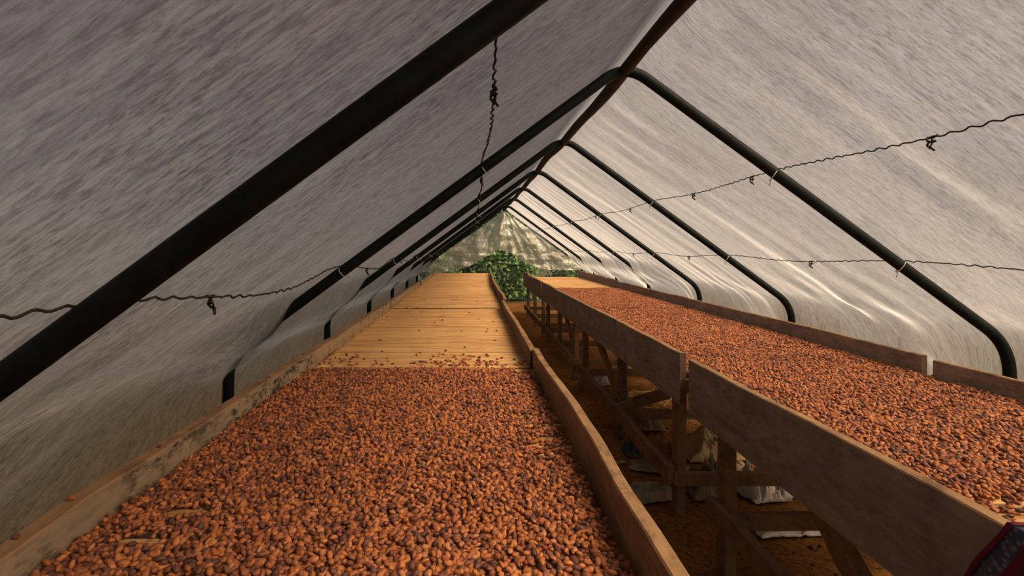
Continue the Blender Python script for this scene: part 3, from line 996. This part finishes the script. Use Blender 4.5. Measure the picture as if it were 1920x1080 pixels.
# ------------------------------------------------------------------ far plastic curtain
mb = MB()
YC = 15.05
AX, AZ = 0.92, 0.95
def cur(u, v):
    # u across (0 left eave .. 1 right eave), v down
    x = -1.36 + 4.40 * u
    ztop = RZ - SL * abs(x - RX) - 0.02
    d = (x - 0.84)
    # lower hem: lifted at the aisle, dropping to both sides
    if d < 0:
        zb = -0.10 - 0.50 * sst(0.0, 1.15, -d) - 0.12 * sst(0.9, 1.8, -d)
    else:
        zb = -0.12 - 0.30 * sst(0.0, 0.7, d) - 0.25 * sst(0.4, 1.4, d)
    zb += 0.02 * nz(x * 6, 3)
    zb = min(zb, ztop - 0.02)
    z = ztop + (zb - ztop) * v
    ang = math.atan2(x - AX, max(0.05, AZ + 0.15 - z))
    r = math.hypot(x - AX, AZ - z)
    y = YC + 0.10 * nz(ang * 4.0, r * 0.9, 1) * min(1, r * 2) + 0.05 * nz(ang * 10, r * 2.0, 5) * min(1, r * 2) + 0.07 * nz(x * 3, z * 5, 9) + 0.03 * abs(nz(x * 8, z * 8, 3)) + 0.012 * abs(nz(x * 17, z * 17, 4))
    y -= 0.16 * math.exp(-((d - 0.03 + 0.10 * v) / 0.12) ** 2) * sst(0, 0.5, v)     # gathered bunch in the middle
    return W(x, y, z)
mb.grid(240, 80, cur)
thing('plastic_curtain', mb, M['film'], W(AX, YC, -0.6), 'crumpled greenish clear plastic curtain hanging at the far end', 'plastic curtain', smooth=True)

# ------------------------------------------------------------------ outside: fence, shrubs
YF = 15.75
fe = empty('chain_link_fence', W(1.0, YF, GROUND), 'thin chain-link wire fence beyond the far opening', 'fence')
mb = MB()
x0, x1, z0, z1, cell = -1.6, 3.6, 0.02, 2.1, 0.075
nrow = int((z1 - z0) / cell)
k = 0
x = x0
while x < x1:
    path = [Vector((x + (cell * 0.5 if (i % 2) else 0), YF + (0.004 if (i + k) % 2 else -0.004), z0 + i * cell)) for i in range(nrow + 1)]
    path2 = [Vector((x + cell - (cell * 0.5 if (i % 2) else 0), YF + (0.004 if (i + k) % 2 else -0.004), z0 + i * cell)) for i in range(nrow + 1)]
    mb.sweep(path, circ(0.0036, 3), up=Vector((0, 1, 0)), cap=False)
    x += cell * 0.5; k += 1
o = part('wire_mesh', mb, M['galv'], fe); o['kind'] = 'stuff'
for xp in (-1.6, 3.6):
    mb = MB(); mb.sweep([Vector((xp, YF + 0.03, -0.1)), Vector((xp, YF + 0.03, 2.2))], circ(0.028, 10), up=Vector((0, 1, 0)))
    part('post', mb, M['galv'], fe, True)

def shrub(loc, w, d, h, n, size, mat, label, seed):
    r = random.Random(seed)
    root = empty('shrub', Vector((loc[0], loc[1], 0)), label, 'shrub', 'shrubs beyond the fence')
    st = MB(); lf = MB()
    for k in range(9):
        a = r.uniform(0, 2 * PI)
        p = Vector((loc[0] + 0.15 * math.cos(a), loc[1] + 0.1 * math.sin(a), -0.05)); pts = [p.copy()]
        tgt = Vector((loc[0] + r.uniform(-w, w) * 0.45, loc[1] + r.uniform(-d, d) * 0.4, h * r.uniform(0.6, 0.98)))
        for i in range(1, 7):
            q = p.lerp(tgt, i / 6) + Vector((r.uniform(-.06, .06), r.uniform(-.06, .06), 0))
            pts.append(q)
        st.sweep(pts, circ(0.014, 5), scales=[1 - 0.11 * i for i in range(7)], up=Vector((0, 1, 0)))
    for k in range(n):
        # leaves on the shell and inside of a lumpy crown
        t = r.random(); a = r.uniform(0, 2 * PI)
        z = h * (0.02 + 0.98 * t)
        prof = math.sqrt(max(0.06, 1 - (t * 1.02) ** 4)) * (0.85 + 0.35 * noise.noise(Vector((math.cos(a) * 1.5, math.sin(a) * 1.5, z * 2 + seed))))
        rr = math.sqrt(r.uniform(0.25, 1))
        c = Vector((loc[0] + w / 2 * prof * rr * math.cos(a), loc[1] + d / 2 * prof * rr * math.sin(a), z))
        L_ = size * r.uniform(0.6, 1.3); B_ = L_ * r.uniform(0.32, 0.5)
        nrm = Vector((r.gauss(0, .6), -0.6 + r.gauss(0, .6), 0.7 + r.gauss(0, .4))).normalized()
        ax = nrm.cross(Vector((r.uniform(-1, 1), r.uniform(-1, 1), r.uniform(-1, 1)))).normalized()
        bx2 = nrm.cross(ax)
        b = len(lf.v)
        lf.v += [c, c + ax * L_ * 0.45 + bx2 * B_ + nrm * B_ * 0.3, c + ax * L_ - nrm * L_ * 0.12, c + ax * L_ * 0.45 - bx2 * B_ + nrm * B_ * 0.3, c + ax * L_ * 0.5]
        lf.f += [(b, b + 4, b + 1), (b + 1, b + 4, b + 2), (b, b + 3, b + 4), (b + 4, b + 3, b + 2)]
    o = part('foliage', lf, mat, root); o['kind'] = 'stuff'
    part('stems', st, M['stem'], root, True)
shrub((1.05, 16.3), 2.3, 0.8, 1.95, 3600, 0.135, M['leaf'], 'bright green leafy shrub seen through the middle of the far opening', 1)
shrub((3.1, 16.4), 1.5, 0.8, 2.0, 2200, 0.10, M['leaf'], 'green shrub behind the right end of the curtain', 2)
shrub((-1.1, 16.4), 1.7, 0.8, 1.9, 2400, 0.10, M['leaf'], 'green shrub behind the left end of the curtain', 3)
shrub((0.65, 17.7), 2.9, 1.2, 2.9, 5200, 0.13, M['leaf_dark'], 'tall dark green bush behind the bright shrub', 4)
shrub((3.8, 18.0), 3.0, 1.4, 2.9, 3000, 0.13, M['leaf_dark'], 'tall dark bush beyond the right corner of the tunnel', 5)
shrub((-2.5, 18.0), 3.0, 1.4, 2.8, 3000, 0.13, M['leaf_dark'], 'tall dark bush beyond the left corner of the tunnel', 6)

# ------------------------------------------------------------------ sacks and litter on the floor
def sack(name, label, cat, cx, cy, w, d, h, mat, seed, rot=0.0, nx=60, ny=46, sharp=1.0):
    mb = MB()
    ca, sa = math.cos(rot), math.sin(rot)
    def fn(u, v):
        a = (u - 0.5); b = (v - 0.5)
        e = 1 + 0.16 * nz(math.atan2(b, a) * 1.3, seed * 3.1)
        x = a * w * e; y = b * d * e
        q = max(abs(a), abs(b)) * 2
        body = (1 - q ** 3)
        wu = u + 0.12 * nz(u * 4, v * 4, seed + 31); wv = v + 0.12 * nz(u * 4, v * 4, seed + 37)
        f = 0.35 + 0.8 * nz(wu * 2.6 + seed, wv * 2.6, seed) + 0.9 * sharp * (0.35 - abs(nz(wu * 4.5 + seed, wv * 3, seed + 4))) + 0.55 * sharp * (0.3 - abs(nz(wu * 10, wv * 8 + seed, seed + 8))) + 0.25 * sharp * (0.3 - abs(nz(wu * 21, wv * 19 + seed, seed + 11)))
        z = h * body * max(0.06, f) + 0.006 + 0.012 * max(0, nz(u * 9, v * 9, seed + 2))
        x += 0.03 * w * nz(u * 6, v * 6, seed + 20); y += 0.05 * d * nz(u * 6, v * 6, seed + 22)
        return Vector((cx + x * ca - y * sa, cy + x * sa + y * ca, z + 0.012))
    mb.grid(nx, ny, fn)
    o = thing(name, mb, mat, (cx, cy, 0), label, cat, smooth=True)
    md = o.modifiers.new('thickness', 'SOLIDIFY'); md.thickness = 0.005; md.offset = -1
    return o
sack('woven_sack', 'flat grey sack strip lying half in the aisle under the long rail', 'sack', 1.34, 3.80, 0.42, 0.16, 0.07, M['sack_grey'], 1, -0.35)
sack('woven_sack', 'grey sack crumpled at the foot of the front aisle leg', 'sack', 1.11, 3.42, 0.34, 0.22, 0.08, M['sack_grey'], 2, 0.35)
sack('woven_sack', 'upright slumped grey sack just behind the front aisle leg', 'sack', 1.50, 3.44, 0.26, 0.20, 0.24, M['sack_grey'], 3, 0.1)
sack('woven_sack', 'big tan sack heaped under the middle of the right table', 'sack', 2.0, 4.16, 0.78, 0.40, 0.22, M['sack_tan'], 4, 0.05, 84, 56)
sack('woven_sack', 'dark olive sack behind the rail left of the tan heap', 'sack', 1.47, 4.72, 0.40, 0.26, 0.14, M['sack_grey'], 5, 0.0)
sack('woven_sack', 'flat dull yellow sack edge in front of the tan heap', 'sack', 1.80, 3.76, 0.36, 0.16, 0.07, M['sack_tan'], 6, 0.1)
sack('plastic_sack', 'rounded white sack beside the second aisle leg', 'sack', 1.84, 3.42, 0.26, 0.22, 0.26, M['sack_white'], 7, 0.2)
sack('plastic_bag', 'small white plastic bag right of the rounded white sack', 'bag', 2.06, 3.46, 0.17, 0.16, 0.13, M['sack_white'], 8, 0.0)
sack('plastic_sack', 'flat white sack with a curled edge in front of the cross beam', 'sack', 1.76, 3.02, 0.40, 0.20, 0.085, M['sack_white'], 9, 0.08, sharp=0.8)
sack('rag', 'small red rag at the corner of the flat white sack', 'rag', 1.99, 3.06, 0.08, 0.12, 0.05, M['sack_red'], 10, 0.3, 14, 14)
sack('rag', 'dark blue-green rag under the long rail', 'rag', 1.21, 4.10, 0.10, 0.16, 0.10, M['sack_teal'], 11, 0.2, 16, 16)
sack('rag', 'mustard yellow rag beside the blue-green rag', 'rag', 1.36, 4.08, 0.08, 0.12, 0.08, M['sack_yellow'], 12, 0.4, 14, 14)
sack('plastic_bag', 'crumpled clear plastic bag on the aisle edge by the third leg', 'bag', 1.46, 6.20, 0.30, 0.24, 0.12, M['clearbag'], 13, 0.3, 26, 22, 1.5)
sack('paper_scrap', 'tiny pale scrap lying in the aisle near the sacks', 'scrap', 1.08, 3.93, 0.07, 0.05, 0.012, M['sack_grey'], 14, 0.3, 10, 8)
sack('paper_scrap', 'tiny pale scrap farther along the aisle', 'scrap', 0.97, 5.55, 0.07, 0.05, 0.012, M['sack_grey'], 15, 0.8, 10, 8)

r = random.Random(31)
mb = MB()
for k in range(60):
    a = r.uniform(0, 2 * PI); c = Vector((1.80 + r.gauss(0, 0.10), 5.55 + r.gauss(0, 0.12), 0.015 + abs(r.gauss(0, 0.015))))
    dv = Vector((math.cos(a), math.sin(a), r.gauss(0, 0.15))) * r.uniform(0.06, 0.16)
    mb.sweep([c - dv, c + Vector((0, 0, 0.015)), c + dv], circ(0.0025, 4))
thing('straw_heap', mb, M['straw'], (1.8, 5.55, 0), 'small heap of pale dry straw under the right tables', 'straw', kind='stuff')
mb = MB()
for k in range(2600):
    x = r.uniform(1.3, 2.5) if k < 2000 else r.uniform(0.45, 1.3); y = r.uniform(1.4, 6.0) if k < 2000 else r.uniform(1.8, 8.0)
    s = r.uniform(0.003, 0.006) if r.random() < 0.8 else r.uniform(0.006, 0.014)
    b = len(mb.v); z = s * 0.3 + 0.012 * nz(x * 3, y * 3)
    for dx, dy, dz in ((1, 0, 0), (0, 1, 0), (-1, 0, 0), (0, -1, 0), (0, 0, .8), (0, 0, -.8)):
        mb.v.append(Vector((x + s * dx * r.uniform(.6, 1.3), y + s * dy * r.uniform(.6, 1.3), z + s * dz)))
    for i in range(4):
        mb.f.append((b + i, b + (i + 1) % 4, b + 4)); mb.f.append((b + (i + 1) % 4, b + i, b + 5))
thing('soil_clods', mb, M['clod'], (1.7, 3.5, 0), 'loose dark soil crumbs scattered over the floor', 'soil', kind='stuff')

# ------------------------------------------------------------------ patterned cloth over the near plank, bottom right corner
cl = empty('patterned_cloth', W(1.16, 1.0, -0.9), 'blue-grey patterned cloth with dark red border at the bottom right corner', 'cloth')
def cloth_fn(y_edge0, y_edge1, lift):
    def fn(u, v):
        # v: over the bed -> over the plank top -> down the aisle face
        L1 = 0.16; L2 = 0.075; L3 = 0.30
        s = v * (L1 + L2 + L3)
        if s < L1: x, z = 1.205 + (L1 - s), -0.662 + 0.05 * sst(L1 - 0.06, L1, s)
        elif s < L1 + L2: x, z = 1.205 - (s - L1), -0.590
        else: x, z = 1.130, -0.590 - (s - L1 - L2)
        drop = max(0.0, s - L1 - L2)
        ye = y_edge1 + drop * 0.56
        y = (y_edge0 if u == 0 else y_edge0) + (ye - y_edge0) * u
        x -= 0.010 * nz(y * 12, s * 6) * (1 if s > L1 else 0) + lift
        return W(x, y, z + 0.004 * nz(y * 10, s * 10, 2) + (lift if s < L1 + L2 else 0))
    return fn
mb = MB(); mb.grid(18, 30, cloth_fn(0.62, 1.135, 0.0))
o = part('cloth_panel', mb, M['cloth'], cl, True)
md = o.modifiers.new('thickness', 'SOLIDIFY'); md.thickness = 0.004
def band(du0, du1):
    base = cloth_fn(0.62, 1.135, 0.005)
    m2 = MB()
    m2.grid(4, 30, lambda u, v: base(du0 + (du1 - du0) * u, v))
    return m2
for a, b in ((0.985, 1.006), (0.86, 0.91)):
    o = part('border', band(a, b), M['cloth_red'], cl, True, 'dark red band')
    md = o.modifiers.new('thickness', 'SOLIDIFY'); md.thickness = 0.003
